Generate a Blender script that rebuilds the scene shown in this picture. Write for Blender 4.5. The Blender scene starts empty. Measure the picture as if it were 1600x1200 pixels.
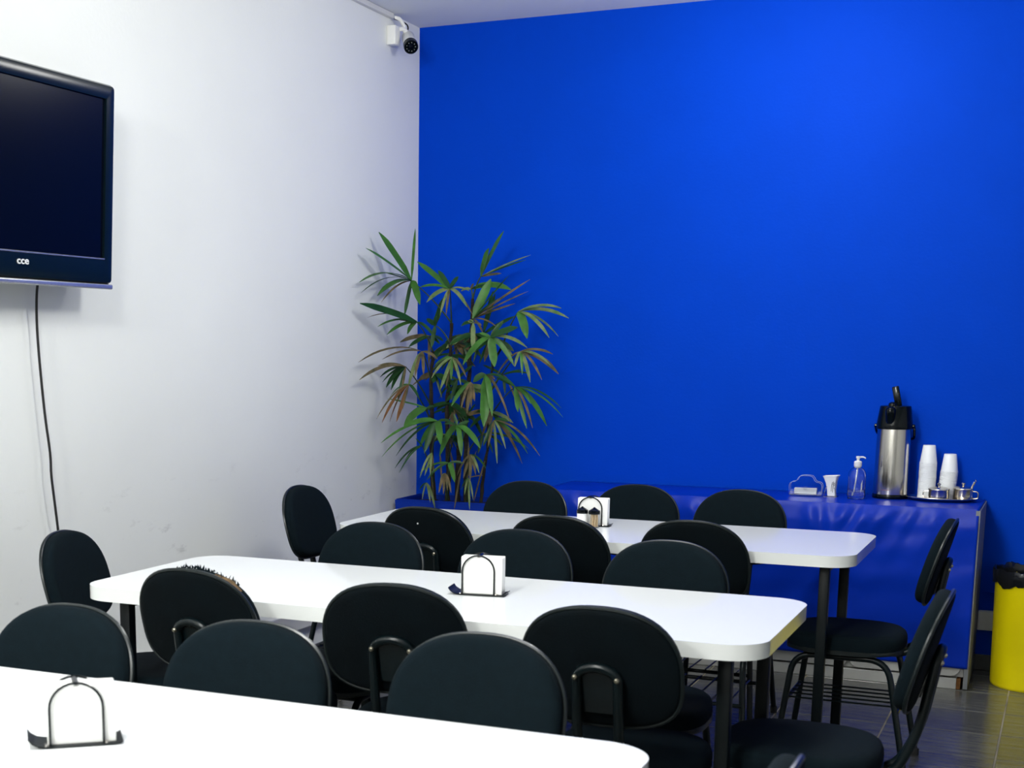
import bpy, bmesh, math, random
from mathutils import Vector, Matrix, noise
random.seed(7)
PI = math.pi
scene = bpy.context.scene
COL = scene.collection

# ------------------------------------------------------------------ camera
def look_axes(yaw, pitch, roll):
    cy, sy, cp, sp, cr, sr = math.cos(yaw), math.sin(yaw), math.cos(pitch), math.sin(pitch), math.cos(roll), math.sin(roll)
    f = Vector((sy*cp, cy*cp, -sp)); r = Vector((cy, -sy, 0)); d = f.cross(r)
    return r*cr + d*sr, -r*sr + d*cr, f
cam_data = bpy.data.cameras.new('camera'); cam = bpy.data.objects.new('camera', cam_data); COL.objects.link(cam)
r_, d_, f_ = look_axes(-.435657, .180695, -.0049768)
M = Matrix((r_, -d_, -f_)).transposed().to_4x4(); M.translation = (0, 0, 1.4)
cam.matrix_world = M
cam_data.sensor_width = 36; cam_data.sensor_fit = 'HORIZONTAL'
cam_data.lens = 2245.5/1600*36
cam_data.shift_x = (800-618.3)/1600; cam_data.shift_y = (949.35-600)/1600
cam_data.clip_start = .05; cam_data.clip_end = 60
cam_data.dof.use_dof = True; cam_data.dof.focus_distance = 6.0; cam_data.dof.aperture_fstop = 8.0
scene.camera = cam

# ------------------------------------------------------------------ exposure, world, lamps
scene.view_settings.view_transform = 'Standard'; scene.view_settings.look = 'None'
scene.view_settings.gamma = 1; scene.view_settings.use_curve_mapping = False
scene.view_settings.exposure = 0.0
world = bpy.data.worlds.new('world'); scene.world = world; world.use_nodes = True
world.node_tree.nodes['Background'].inputs[0].default_value = (.75, .85, 1, 1)
world.node_tree.nodes['Background'].inputs[1].default_value = .15
def ceiling_lamp(x, y, power, z=2.70):
    l = bpy.data.lights.new('ceiling_lamp', 'POINT'); l.shadow_soft_size = .16
    l.energy = power; l.color = (1, 1, .96)
    o = bpy.data.objects.new('ceiling_lamp', l); COL.objects.link(o); o.location = (x, y, z)
    return o
ceiling_lamp(-1.08, 5.7, 31, 2.66)
ceiling_lamp(-1.2, 3.9, 47, 2.5)
ceiling_lamp(-1.5, 1.4, 108)
ceiling_lamp(-1.7, -1.0, 195)

# ------------------------------------------------------------------ materials
def mat(name, color, rough=.5, metal=0., spec=.5, coat=0., trans=0., var=0., vscale=8., bump=0., bscale=200., vcol=None, ior=1.45, alpha=1., stretch=None, objrand=0.):
    m = bpy.data.materials.new(name); m.use_nodes = True
    nt = m.node_tree; b = nt.nodes['Principled BSDF']; L = nt.links
    b.inputs['Base Color'].default_value = (*color, 1); b.inputs['Roughness'].default_value = rough
    b.inputs['Metallic'].default_value = metal; b.inputs['Specular IOR Level'].default_value = spec
    b.inputs['Coat Weight'].default_value = coat; b.inputs['Coat Roughness'].default_value = .08
    b.inputs['Transmission Weight'].default_value = trans; b.inputs['IOR'].default_value = ior
    b.inputs['Alpha'].default_value = alpha
    tc = nt.nodes.new('ShaderNodeTexCoord'); out = tc.outputs['Object']
    if stretch:
        mp = nt.nodes.new('ShaderNodeMapping'); mp.inputs['Scale'].default_value = stretch
        L.new(out, mp.inputs[0]); out = mp.outputs[0]
    if var:
        n = nt.nodes.new('ShaderNodeTexNoise'); n.inputs['Scale'].default_value = vscale; n.inputs['Detail'].default_value = 5
        L.new(out, n.inputs['Vector'])
        r = nt.nodes.new('ShaderNodeValToRGB'); r.color_ramp.elements[0].position = .3; r.color_ramp.elements[1].position = .7
        c0 = vcol or tuple(c*(1-var) for c in color)
        r.color_ramp.elements[0].color = (*c0, 1); r.color_ramp.elements[1].color = (*color, 1)
        L.new(n.outputs['Fac'], r.inputs[0]); src = r.outputs[0]
        if objrand:
            oi = nt.nodes.new('ShaderNodeObjectInfo'); h = nt.nodes.new('ShaderNodeHueSaturation')
            mr = nt.nodes.new('ShaderNodeMapRange'); mr.inputs['To Min'].default_value = 1-objrand; mr.inputs['To Max'].default_value = 1+objrand
            L.new(oi.outputs['Random'], mr.inputs['Value']); L.new(mr.outputs[0], h.inputs['Value']); L.new(src, h.inputs['Color']); src = h.outputs[0]
        L.new(src, b.inputs['Base Color'])
    if bump:
        n2 = nt.nodes.new('ShaderNodeTexNoise'); n2.inputs['Scale'].default_value = bscale; n2.inputs['Detail'].default_value = 3
        bp = nt.nodes.new('ShaderNodeBump'); bp.inputs['Strength'].default_value = bump; bp.inputs['Distance'].default_value = .002
        L.new(out, n2.inputs['Vector']); L.new(n2.outputs['Fac'], bp.inputs['Height']); L.new(bp.outputs[0], b.inputs['Normal'])
    return m
m_white_wall = mat('white_wall_paint', (.845, .86, .835), .55, var=.04, vscale=1.5, bump=.25, bscale=60)
m_blue_wall = mat('blue_wall_paint', (.0003, .047, .50), .55, var=.06, vscale=3, bump=.3, bscale=90, spec=.03)
m_ceiling = mat('ceiling_paint', (.80, .82, .84), .8, bump=.2, bscale=40)
m_duct = mat('white_plastic_trunking', (.72, .72, .70), .45, var=.1, vscale=4)
m_dark_base = mat('dark_baseboard', (.035, .04, .042), .4, var=.2)
m_tile = mat('slate_floor_tile', (.13, .13, .115), .2, var=.45, vscale=7, bump=.25, bscale=25, stretch=(1, 5, 1), objrand=.18, spec=.5)
m_grout = mat('pale_grout', (.38, .33, .21), .9, var=.6, vscale=5)
m_table = mat('white_laminate', (.86, .88, .89), .12, spec=.5)
m_table_edge = mat('white_edge_band', (.78, .80, .79), .07, spec=.9)
m_black_steel = mat('black_painted_steel', (.0015, .004, .005), .4, spec=.22)
m_black_tube = mat('black_chair_tube', (.0015, .005, .0065), .28, spec=.35)
m_fabric = mat('charcoal_fabric', (.0026, .0074, .0108), .92, var=.25, vscale=60, bump=.5, bscale=700, spec=.12)
m_fabric_rear = mat('black_rear_cover', (.0008, .0036, .0055), .8, var=.5, vscale=9, bump=.3, bscale=300, spec=.12)
m_rim = mat('black_rubber_edging', (.006, .010, .011), .3, spec=.5)
m_bolt = mat('brass_bolt', (.45, .42, .33), .35, metal=1)
m_rubber = mat('black_rubber', (.01, .01, .01), .7)
m_cloth = mat('blue_vinyl_cloth', (.0004, .028, .42), .32, spec=.18, coat=0, var=.08, vscale=4)
m_planter = mat('blue_planter_paint', (.0006, .026, .32), .6, spec=.15, var=.15, vscale=6, bump=.3, bscale=60)
m_soil = mat('dark_soil', (.012, .010, .008), .95, var=.6, vscale=40, bump=1., bscale=80)
m_stem = mat('fibrous_cane', (.028, .022, .014), .9, var=.7, vscale=30, bump=1., bscale=120, stretch=(1, 1, 6))
m_petiole = mat('green_petiole', (.028, .060, .018), .5)
LEAF = {'g': mat('green_leaf', (.11, .34, .06), .33, var=.45, vscale=18, spec=.5),
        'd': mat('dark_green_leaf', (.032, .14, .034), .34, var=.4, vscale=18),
        'p': mat('pale_yellowing_leaf', (.36, .42, .19), .5, var=.45, vscale=25, vcol=(.13, .27, .075)),
        'b': mat('dry_brown_leaf', (.30, .22, .11), .7, var=.6, vscale=22, vcol=(.075, .085, .04)),
        'o': mat('dry_orange_leaf', (.33, .15, .05), .7, var=.4, vscale=22)}
m_steel = mat('brushed_steel', (.62, .59, .55), .17, metal=1, var=.12, vscale=20, stretch=(1, 1, .03))
m_steel_warm = mat('polished_steel', (.68, .63, .53), .2, metal=1)
m_gloss_black = mat('gloss_black_plastic', (.0012, .003, .0045), .14, spec=.3)
m_screen = mat('dark_screen_glass', (.0008, .002, .007), .2, spec=.15)
m_tv_frame = mat('tv_black_frame', (.002, .007, .010), .2, spec=.35)
m_silver = mat('silver_plastic_strip', (.55, .56, .58), .25, metal=.8)
m_white_plastic = mat('white_plastic', (.85, .86, .86), .35)
m_cup = mat('white_thin_plastic', (.86, .88, .90), .4, alpha=1)
m_paper = mat('white_paper', (.90, .90, .88), .85)
m_glass = mat('clear_acrylic', (.96, .98, 1), .04, trans=1., ior=1.4)
m_glass_edge = mat('frosted_acrylic_edge', (.75, .80, .9), .3, trans=.7, ior=1.3)
m_gel = mat('clear_gel', (.9, .93, .97), .05, trans=1., ior=1.33)
m_pick = mat('wooden_toothpicks', (.85, .62, .34), .8)
m_yellow = mat('yellow_can_plastic', (1.0, .84, .001), .4, var=.06, vscale=6)
m_bag = mat('black_bag_plastic', (.006, .007, .009), .18, spec=.7)
m_cabinet = mat('white_cabinet_laminate', (.58, .58, .55), .4, var=.12, vscale=5)
m_grey_panel = mat('grey_cabinet_side', (.22, .23, .24), .5)
m_chip = mat('raw_chipboard', (.24, .10, .025), .9, var=.5, vscale=60)
m_foam = mat('torn_foam', (.16, .10, .045), .95, var=.5, vscale=60)
m_print = mat('dark_print', (.02, .02, .03), .6)
m_red_print = mat('faded_red_print', (.25, .10, .10), .6)
m_cam_white = mat('camera_white_plastic', (.82, .82, .80), .35)
m_logo = mat('silver_lettering', (.75, .77, .78), .4)

def scuffs(m):
    nt = m.node_tree; L = nt.links; b = nt.nodes['Principled BSDF']; src = b.inputs['Base Color'].links[0].from_socket
    tc = nt.nodes.new('ShaderNodeTexCoord'); sep = nt.nodes.new('ShaderNodeSeparateXYZ'); L.new(tc.outputs['Object'], sep.inputs[0])
    zr = nt.nodes.new('ShaderNodeMapRange'); zr.inputs['From Min'].default_value = .70; zr.inputs['From Max'].default_value = .98
    zr.inputs['To Min'].default_value = 1; zr.inputs['To Max'].default_value = 0; L.new(sep.outputs['Z'], zr.inputs['Value'])
    mp = nt.nodes.new('ShaderNodeMapping'); mp.inputs['Scale'].default_value = (1, 3.5, 9); mp.inputs['Rotation'].default_value = (.25, 0, 0); L.new(tc.outputs['Object'], mp.inputs[0])
    n = nt.nodes.new('ShaderNodeTexNoise'); n.inputs['Scale'].default_value = 1.8; n.inputs['Detail'].default_value = 8; n.inputs['Roughness'].default_value = .7; L.new(mp.outputs[0], n.inputs['Vector'])
    r = nt.nodes.new('ShaderNodeMapRange'); r.inputs['From Min'].default_value = .60; r.inputs['From Max'].default_value = .72; L.new(n.outputs['Fac'], r.inputs['Value'])
    mu = nt.nodes.new('ShaderNodeMath'); mu.operation = 'MULTIPLY'; L.new(zr.outputs[0], mu.inputs[0]); L.new(r.outputs[0], mu.inputs[1])
    m2 = nt.nodes.new('ShaderNodeMath'); m2.operation = 'MULTIPLY'; m2.inputs[1].default_value = .45; L.new(mu.outputs[0], m2.inputs[0])
    mx = nt.nodes.new('ShaderNodeMixRGB'); mx.inputs[2].default_value = (.33, .33, .32, 1); L.new(m2.outputs[0], mx.inputs[0]); L.new(src, mx.inputs[1]); L.new(mx.outputs[0], b.inputs['Base Color'])
m_left_wall = mat('scuffed_white_wall_paint', (.845, .86, .835), .55, var=.04, vscale=1.5, bump=.25, bscale=60)
scuffs(m_left_wall)

# ------------------------------------------------------------------ mesh helpers
def new_obj(name, bm, m, parent=None, smooth=True, mats=None):
    me = bpy.data.meshes.new(name); bmesh.ops.recalc_face_normals(bm, faces=bm.faces[:]); bm.to_mesh(me); bm.free()
    for mm in (mats or [m]): me.materials.append(mm)
    if smooth:
        me.polygons.foreach_set('use_smooth', [True]*len(me.polygons))
        try: me.set_sharp_from_angle(angle=math.radians(38))
        except Exception: pass
    o = bpy.data.objects.new(name, me); COL.objects.link(o)
    if parent: o.parent = parent
    return o
def tag(o, label=None, cat=None, group=None, kind=None):
    if label: o['label'] = label
    if cat: o['category'] = cat
    if group: o['group'] = group
    if kind: o['kind'] = kind
    return o
def empty(name, loc, rz=0., label=None, cat=None, group=None):
    o = bpy.data.objects.new(name, None); o.empty_display_size = .1; COL.objects.link(o)
    o.location = loc; o.rotation_euler = (0, 0, rz)
    return tag(o, label, cat, group)
def copy_tree(o, parent=None):
    c = o.copy(); COL.objects.link(c)
    if parent: c.parent = parent
    for ch in list(o.children): copy_tree(ch, c)
    return c
def box(bm, x0, x1, y0, y1, z0, z1, bev=0., seg=2):
    r = bmesh.ops.create_cube(bm, size=1)
    for v in r['verts']:
        v.co = Vector(((x0+x1)/2+v.co.x*(x1-x0), (y0+y1)/2+v.co.y*(y1-y0), (z0+z1)/2+v.co.z*(z1-z0)))
    if bev:
        es = list({e for v in r['verts'] for e in v.link_edges})
        bmesh.ops.bevel(bm, geom=es, offset=bev, segments=seg, profile=.5, affect='EDGES')
    return bm
def bx(*a, **k): return box(bmesh.new(), *a, **k)
def tube(bm, pts, r, n=10, closed=False, flat=(1, 1)):
    pts = [Vector(p) for p in pts]; rs = r if isinstance(r, (list, tuple)) else [r]*len(pts)
    N = len(pts); rings = []; up = None
    for i, p in enumerate(pts):
        a = pts[(i-1) % N] if (closed or i > 0) else p; b = pts[(i+1) % N] if (closed or i < N-1) else p
        t = (b-a).normalized()
        if up is None:
            up = Vector((0, 0, 1)) if abs(t.z) < .9 else Vector((0, 1, 0))
        up = (up - t*up.dot(t)).normalized(); s = t.cross(up)
        rings.append([bm.verts.new(p + (up*math.cos(2*PI*k/n)*flat[0] + s*math.sin(2*PI*k/n)*flat[1])*rs[i]) for k in range(n)])
    for i in range(N if closed else N-1):
        A, B = rings[i], rings[(i+1) % N]
        for k in range(n): bm.faces.new((A[k], A[(k+1) % n], B[(k+1) % n], B[k]))
    if not closed:
        bm.faces.new(rings[0][::-1]); bm.faces.new(rings[-1])
    return bm
def tb(*a, **k): return tube(bmesh.new(), *a, **k)
def lathe(bm, prof, n=28, c=(0, 0, 0), sx=1, sy=1):
    rings = []
    for r, z in prof:
        if r < 1e-6: rings.append([bm.verts.new((c[0], c[1], c[2]+z))])
        else: rings.append([bm.verts.new((c[0]+r*sx*math.cos(2*PI*k/n), c[1]+r*sy*math.sin(2*PI*k/n), c[2]+z)) for k in range(n)])
    for A, B in zip(rings, rings[1:]):
        for k in range(n):
            k2 = (k+1) % n
            if len(A) == 1 and len(B) == 1: continue
            if len(A) == 1: bm.faces.new((A[0], B[k2], B[k]))
            elif len(B) == 1: bm.faces.new((A[k], A[k2], B[0]))
            else: bm.faces.new((A[k], A[k2], B[k2], B[k]))
    return bm
def lt(*a, **k): return lathe(bmesh.new(), *a, **k)
def bezier(P, n=10):
    P = [Vector(p) for p in P]; out = []
    for i in range(n+1):
        t = i/n; Q = P[:]
        while len(Q) > 1: Q = [a.lerp(b, t) for a, b in zip(Q, Q[1:])]
        out.append(Q[0])
    return out
def fillet(pts, rad, n=5):
    pts = [Vector(p) for p in pts]; out = [pts[0]]
    for a, b, c in zip(pts, pts[1:], pts[2:]):
        d1 = (a-b); d2 = (c-b); r = min(rad, d1.length*.49, d2.length*.49)
        p, q = b+d1.normalized()*r, b+d2.normalized()*r
        out += bezier([p, b, q], n)
    return out+[pts[-1]]
def prism(bm, outline, z0, z1, bev=0.):
    lo = [bm.verts.new((x, y, z0)) for x, y in outline]; hi = [bm.verts.new((x, y, z1)) for x, y in outline]
    n = len(outline); f0 = bm.faces.new(lo[::-1]); f1 = bm.faces.new(hi)
    for k in range(n): bm.faces.new((lo[k], lo[(k+1) % n], hi[(k+1) % n], hi[k]))
    if bev:
        bmesh.ops.bevel(bm, geom=list(f1.edges)+list(f0.edges), offset=bev, segments=2, profile=.5, affect='EDGES')
    return bm
def rrect(x0, x1, y0, y1, r, n=8, ends=0):
    out = []
    for cx, cy, a in ((x1-r, y1-r, 0), (x0+r, y1-r, PI/2), (x0+r, y0+r, PI), (x1-r, y0+r, 1.5*PI)):
        c = [(cx+r*math.cos(a+PI/2*i/n), cy+r*math.sin(a+PI/2*i/n)) for i in range(n+1)]
        if ends: c = [(c[0][0]+ends*math.sin(a), c[0][1]-ends*math.cos(a))]+c+[(c[-1][0]-ends*math.cos(a), c[-1][1]-ends*math.sin(a))]
        out += c
    return out
STEMS = [[11,[[-2.804,6.47,0.634],[-2.82,6.47,0.832],[-2.825,6.47,1.071],[-2.827,6.47,1.26],[-2.82,6.47,1.371]]],[12,[[-2.748,6.5,0.634],[-2.746,6.5,0.833],[-2.757,6.5,1.071],[-2.743,6.5,1.307],[-2.737,6.5,1.505]]],[12,[[-2.658,6.52,0.636],[-2.658,6.52,0.835],[-2.664,6.52,1.013],[-2.654,6.52,1.202],[-2.642,6.52,1.424],[-2.637,6.52,1.62]]],[8,[[-2.575,6.5,0.649],[-2.56,6.5,0.793],[-2.533,6.5,0.959],[-2.543,6.5,1.135],[-2.521,6.5,1.309],[-2.472,6.5,1.402]]],[13,[[-2.712,6.54,0.632],[-2.711,6.54,0.831],[-2.698,6.54,1.011],[-2.694,6.54,1.189]]]]
FRONDS = [
[[-2.887,6.36,1.7],1,[[-2.965,6.163,1.912,26,"g"],[-2.965,6.028,1.832,20,"g"],[-2.853,6.325,1.937,9,"g"],[-2.965,5.96,1.677,18,"g"],[-2.965,5.978,1.631,8,"d"],[-2.965,6.152,1.625,22,"g"],[-2.81,6.29,1.587,22,"g"],[-2.965,6.192,1.596,6,"b"],[-2.896,6.303,1.536,12,"d"],[-2.965,6.204,1.734,6,"d"]]],
[[-2.588,6.5,1.722],2,[[-2.441,6.407,1.92,22,"g"],[-2.529,6.444,1.847,24,"g"],[-2.309,6.413,1.81,8,"p"],[-2.389,6.568,1.798,7,"d"],[-2.492,6.518,1.735,9,"b"]]],
[[-2.68,6.34,1.66],1,[[-2.867,6.383,1.789,18,"g"],[-2.749,6.361,1.746,16,"d"],[-2.819,6.299,1.666,12,"g"],[-2.784,6.307,1.598,16,"p"],[-2.7,6.273,1.535,9,"p"],[-2.666,6.266,1.54,8,"b"],[-2.568,6.282,1.574,12,"p"],[-2.562,6.343,1.536,6,"b"],[-2.64,6.346,1.716,17,"d"],[-2.578,6.334,1.648,9,"p"]]],
[[-2.648,6.52,1.664],2,[[-2.421,6.465,1.657,20,"g"],[-2.632,6.517,1.691,8,"b"],[-2.527,6.482,1.671,10,"d"],[-2.704,6.533,1.656,12,"p"]]],
[[-2.593,6.42,1.524],2,[[-2.527,6.472,1.708,28,"g"],[-2.466,6.414,1.616,14,"d"],[-2.39,6.346,1.717,5,"d"],[-2.349,6.521,1.706,7,"b"],[-2.318,6.416,1.648,6,"b"],[-2.405,6.475,1.594,7,"b"],[-2.55,6.44,1.458,7,"b"],[-2.471,6.412,1.486,7,"b"]]],
[[-2.359,6.4,1.556],3,[[-2.142,6.374,1.568,12,"p"],[-2.115,6.402,1.524,14,"p"],[-2.3,6.362,1.433,26,"g"],[-2.188,6.347,1.436,13,"p"],[-2.178,6.448,1.442,10,"p"]]],
[[-2.848,6.34,1.508],0,[[-2.965,5.968,1.585,22,"d"],[-2.965,6.044,1.523,5,"b"],[-2.965,6.153,1.483,12,"g"],[-2.965,6.255,1.448,13,"g"],[-2.895,6.336,1.451,22,"g"],[-2.747,6.327,1.434,10,"d"],[-2.949,6.321,1.52,7,"b"],[-2.965,6.286,1.553,12,"g"]]],
[[-2.465,6.32,1.44],3,[[-2.572,6.249,1.311,22,"g"],[-2.427,6.28,1.304,26,"g"],[-2.348,6.328,1.307,16,"g"],[-2.266,6.271,1.391,11,"p"],[-2.321,6.292,1.482,24,"d"],[-2.406,6.335,1.513,14,"d"],[-2.515,6.307,1.457,10,"g"]]],
[[-2.324,6.34,1.374],3,[[-2.165,6.337,1.362,10,"b"],[-2.158,6.403,1.272,16,"b"],[-2.188,6.26,1.247,8,"b"],[-2.258,6.299,1.234,12,"p"],[-2.454,6.369,1.255,7,"b"],[-2.334,6.298,1.304,10,"p"],[-2.164,6.303,1.313,10,"p"],[-2.293,6.287,1.269,9,"g"]]],
[[-2.81,6.32,1.371],0,[[-2.965,5.953,1.321,10,"b"],[-2.848,6.245,1.203,13,"p"],[-2.772,6.253,1.261,10,"b"],[-2.742,6.349,1.334,10,"b"],[-2.965,6.207,1.333,7,"b"],[-2.812,6.242,1.252,10,"b"],[-2.965,6.316,1.353,5,"d"]]],
[[-2.647,6.3,1.344],1,[[-2.742,6.276,1.247,10,"p"],[-2.681,6.239,1.195,11,"p"],[-2.633,6.255,1.243,9,"g"],[-2.58,6.248,1.219,9,"p"],[-2.555,6.251,1.255,8,"b"],[-2.751,6.331,1.306,9,"g"],[-2.663,6.27,1.208,8,"b"]]],
[[-2.85,6.22,1.3],0,[[-2.965,5.963,1.242,12,"b"],[-2.96,6.171,1.251,12,"d"],[-2.964,6.246,1.201,14,"d"],[-2.87,6.175,1.148,9,"d"],[-2.965,6.154,1.303,8,"b"],[-2.948,6.269,1.19,14,"d"],[-2.961,6.199,1.226,8,"d"],[-2.85,6.187,1.207,8,"b"]]],
[[-2.824,6.2,1.219],0,[[-2.936,6.083,1.059,6,"b"],[-2.92,6.111,1.042,10,"o"],[-2.93,6.216,1.041,7,"o"],[-2.872,6.168,1.045,12,"o"],[-2.836,6.158,1.104,7,"b"],[-2.946,6.244,1.152,10,"g"],[-2.753,6.163,1.155,8,"d"]]],
[[-2.476,6.3,1.267],3,[[-2.457,6.231,1.031,30,"g"],[-2.412,6.221,1.082,18,"g"],[-2.385,6.284,1.145,8,"b"],[-2.32,6.217,1.051,7,"b"],[-2.535,6.288,1.232,20,"d"],[-2.29,6.217,1.205,10,"d"],[-2.427,6.292,1.245,7,"b"]]],
[[-2.369,6.4,1.21],3,[[-2.113,6.325,1.119,7,"d"],[-2.156,6.477,1.071,8,"g"],[-2.227,6.456,1.029,18,"g"],[-2.295,6.368,1.02,12,"g"],[-2.255,6.336,1.025,8,"b"],[-2.337,6.36,1.096,14,"g"],[-2.275,6.361,1.134,10,"g"],[-2.479,6.427,1.253,8,"d"]]],
[[-2.701,6.26,1.048],0,[[-2.847,6.204,1.021,20,"g"],[-2.932,6.121,0.945,10,"g"],[-2.965,6.203,0.874,8,"g"],[-2.914,6.254,0.877,10,"d"],[-2.822,6.32,0.913,14,"g"],[-2.651,6.185,0.945,22,"g"],[-2.633,6.263,1.047,10,"d"],[-2.739,6.193,0.901,20,"d"]]],
[[-2.776,6.3,1.108],0,[[-2.888,6.287,1.018,24,"g"],[-2.946,6.222,1.149,7,"g"],[-2.733,6.289,1.115,14,"d"]]],
[[-2.592,6.24,1.033],1,[[-2.701,6.286,0.882,22,"g"],[-2.538,6.164,0.896,17,"g"],[-2.461,6.202,0.933,20,"g"],[-2.662,6.243,1.036,8,"d"],[-2.536,6.251,1.053,10,"d"],[-2.613,6.243,1.085,9,"d"]]],
[[-2.456,6.36,1.054],3,[[-2.462,6.304,0.93,8,"b"],[-2.412,6.296,0.858,8,"p"],[-2.366,6.284,0.929,8,"p"],[-2.342,6.446,0.849,8,"b"],[-2.176,6.223,0.906,7,"b"],[-2.315,6.444,0.898,10,"g"],[-2.389,6.38,1.048,14,"d"],[-2.496,6.328,0.935,12,"d"]]],
[[-2.771,6.24,0.932],0,[[-2.937,6.291,0.814,6,"d"],[-2.855,6.165,0.806,6,"d"],[-2.881,6.281,0.853,6,"d"],[-2.902,6.251,0.842,6,"d"],[-2.794,6.216,0.967,5,"d"]]],
[[-2.642,6.26,0.854],1,[[-2.584,6.198,0.771,15,"g"],[-2.793,6.258,0.799,9,"g"],[-2.749,6.273,0.823,8,"g"],[-2.572,6.277,0.853,8,"d"],[-2.734,6.213,0.773,9,"d"]]],
[[-2.652,6.24,0.807],1,[[-2.65,6.164,0.721,9,"b"],[-2.628,6.166,0.717,9,"b"],[-2.59,6.17,0.723,8,"b"],[-2.607,6.166,0.734,6,"b"],[-2.676,6.238,0.762,9,"p"]]],
[[-2.547,6.3,0.895],2,[[-2.598,6.26,0.796,9,"b"],[-2.564,6.253,0.786,9,"b"],[-2.52,6.231,0.778,10,"b"],[-2.48,6.244,0.813,8,"p"],[-2.448,6.246,0.837,7,"d"],[-2.496,6.24,0.804,8,"b"]]],
[[-2.737,6.28,0.898],0,[[-2.767,6.207,0.783,7,"p"],[-2.758,6.243,0.79,7,"p"],[-2.715,6.212,0.799,8,"p"],[-2.715,6.249,0.803,7,"b"]]],
[[-2.544,6.28,1.232],2,[[-2.562,6.209,1.112,8,"b"],[-2.537,6.223,1.091,11,"b"],[-2.512,6.211,1.12,9,"b"],[-2.506,6.238,1.146,9,"b"],[-2.635,6.265,1.118,13,"g"],[-2.605,6.31,1.163,7,"d"]]],
[[-2.56,6.34,1.504],2,[[-2.544,6.304,1.376,15,"p"],[-2.622,6.342,1.489,16,"d"],[-2.588,6.347,1.514,14,"p"],[-2.516,6.337,1.491,8,"b"]]],
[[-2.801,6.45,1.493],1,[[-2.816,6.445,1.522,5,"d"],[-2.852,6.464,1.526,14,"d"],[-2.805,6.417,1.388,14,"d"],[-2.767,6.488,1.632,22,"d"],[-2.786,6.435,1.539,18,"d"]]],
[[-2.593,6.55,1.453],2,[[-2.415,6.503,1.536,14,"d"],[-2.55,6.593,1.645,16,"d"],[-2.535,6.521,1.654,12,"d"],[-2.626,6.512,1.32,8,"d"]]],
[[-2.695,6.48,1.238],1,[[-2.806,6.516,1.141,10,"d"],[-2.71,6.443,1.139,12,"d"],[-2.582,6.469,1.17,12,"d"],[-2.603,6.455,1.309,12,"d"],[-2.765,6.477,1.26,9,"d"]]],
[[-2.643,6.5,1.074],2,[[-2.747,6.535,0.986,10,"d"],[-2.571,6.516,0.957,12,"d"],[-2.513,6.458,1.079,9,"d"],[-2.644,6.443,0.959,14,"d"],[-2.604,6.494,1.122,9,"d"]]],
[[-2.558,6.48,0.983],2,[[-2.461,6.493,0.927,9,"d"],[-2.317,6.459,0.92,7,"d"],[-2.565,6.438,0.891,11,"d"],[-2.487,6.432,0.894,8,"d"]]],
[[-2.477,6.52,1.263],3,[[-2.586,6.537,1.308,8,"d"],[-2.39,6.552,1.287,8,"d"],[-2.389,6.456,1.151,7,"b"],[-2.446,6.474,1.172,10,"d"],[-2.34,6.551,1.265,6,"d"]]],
[[-2.574,6.34,0.781],2,[[-2.561,6.264,0.707,6,"p"],[-2.518,6.267,0.685,6,"p"],[-2.616,6.353,0.719,6,"d"],[-2.544,6.288,0.635,7,"p"],[-2.489,6.315,0.798,5,"b"]]],
[[-2.817,6.4,0.742],0,[[-2.818,6.352,0.663,6,"p"],[-2.78,6.363,0.651,7,"p"],[-2.754,6.363,0.617,9,"p"],[-2.86,6.411,0.703,5,"d"]]]]

# ------------------------------------------------------------------ room shell
XL, XR, YB, YF, H = -3.015, 4.4, 6.72, -2.2, 2.914
def struct(name, bm, m, parent=None, smooth=False):
    o = new_obj(name, bm, m, parent, smooth); o['kind'] = 'structure'; return o
struct('wall_back', bx(XL-.1, XR+.1, YB, YB+.12, -.1, H+.1), m_blue_wall)
struct('wall_left', bx(XL-.12, XL, YF-.1, YB, -.1, H+.1), m_left_wall)
struct('wall_right', bx(XR, XR+.12, YF-.1, YB, -.1, H+.1), m_white_wall)
struct('wall_front', bx(XL, XR, YF-.12, YF, -.1, H+.1), m_white_wall)
struct('ceiling', bx(XL, XR, YF, YB, H, H+.1), m_ceiling)
floor = struct('floor', bx(XL, XR, YF, YB, -.09, -.0015), m_grout)
TX, TY, G = .4035, .3435, .0055
gx0, gy0 = -.142, 5.912
tile_me = None
rest = bmesh.new()
i0, i1 = math.floor((XL-gx0)/TX), math.ceil((XR-gx0)/TX)
j0, j1 = math.floor((YF-gy0)/TY), math.ceil((YB-gy0)/TY)
ntile = 0
for i in range(i0, i1):
    for j in range(j0, j1):
        x0, x1 = max(gx0+i*TX+G/2, XL+.001), min(gx0+(i+1)*TX-G/2, XR-.001)
        y0, y1 = max(gy0+j*TY+G/2, YF+.001), min(gy0+(j+1)*TY-G/2, YB-.001)
        if x1-x0 < .01 or y1-y0 < .01: continue
        full = x1-x0 > TX-G-.001 and y1-y0 > TY-G-.001
        if y0 > 2.3 and x0 < 1.2:
            if full:
                if tile_me is None:
                    t = new_obj('tile', bx(-(TX-G)/2, (TX-G)/2, -(TY-G)/2, (TY-G)/2, -.008, 0, bev=.0012, seg=1), m_tile, floor, smooth=False); tile_me = t.data
                else:
                    t = bpy.data.objects.new('tile', tile_me); COL.objects.link(t); t.parent = floor
                t.location = ((x0+x1)/2, (y0+y1)/2, 0)
            else:
                t = new_obj('tile', bx((x0-x1)/2, (x1-x0)/2, (y0-y1)/2, (y1-y0)/2, -.008, 0, bev=.0012, seg=1), m_tile, floor, smooth=False)
                t.location = ((x0+x1)/2, (y0+y1)/2, 0)
            t.location.z = random.uniform(-.0004, .0004); ntile += 1
        else:
            box(rest, x0, x1, y0, y1, -.008, 0)
o = new_obj('tile_field', rest, m_tile, floor, smooth=False); o['kind'] = 'stuff'
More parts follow.
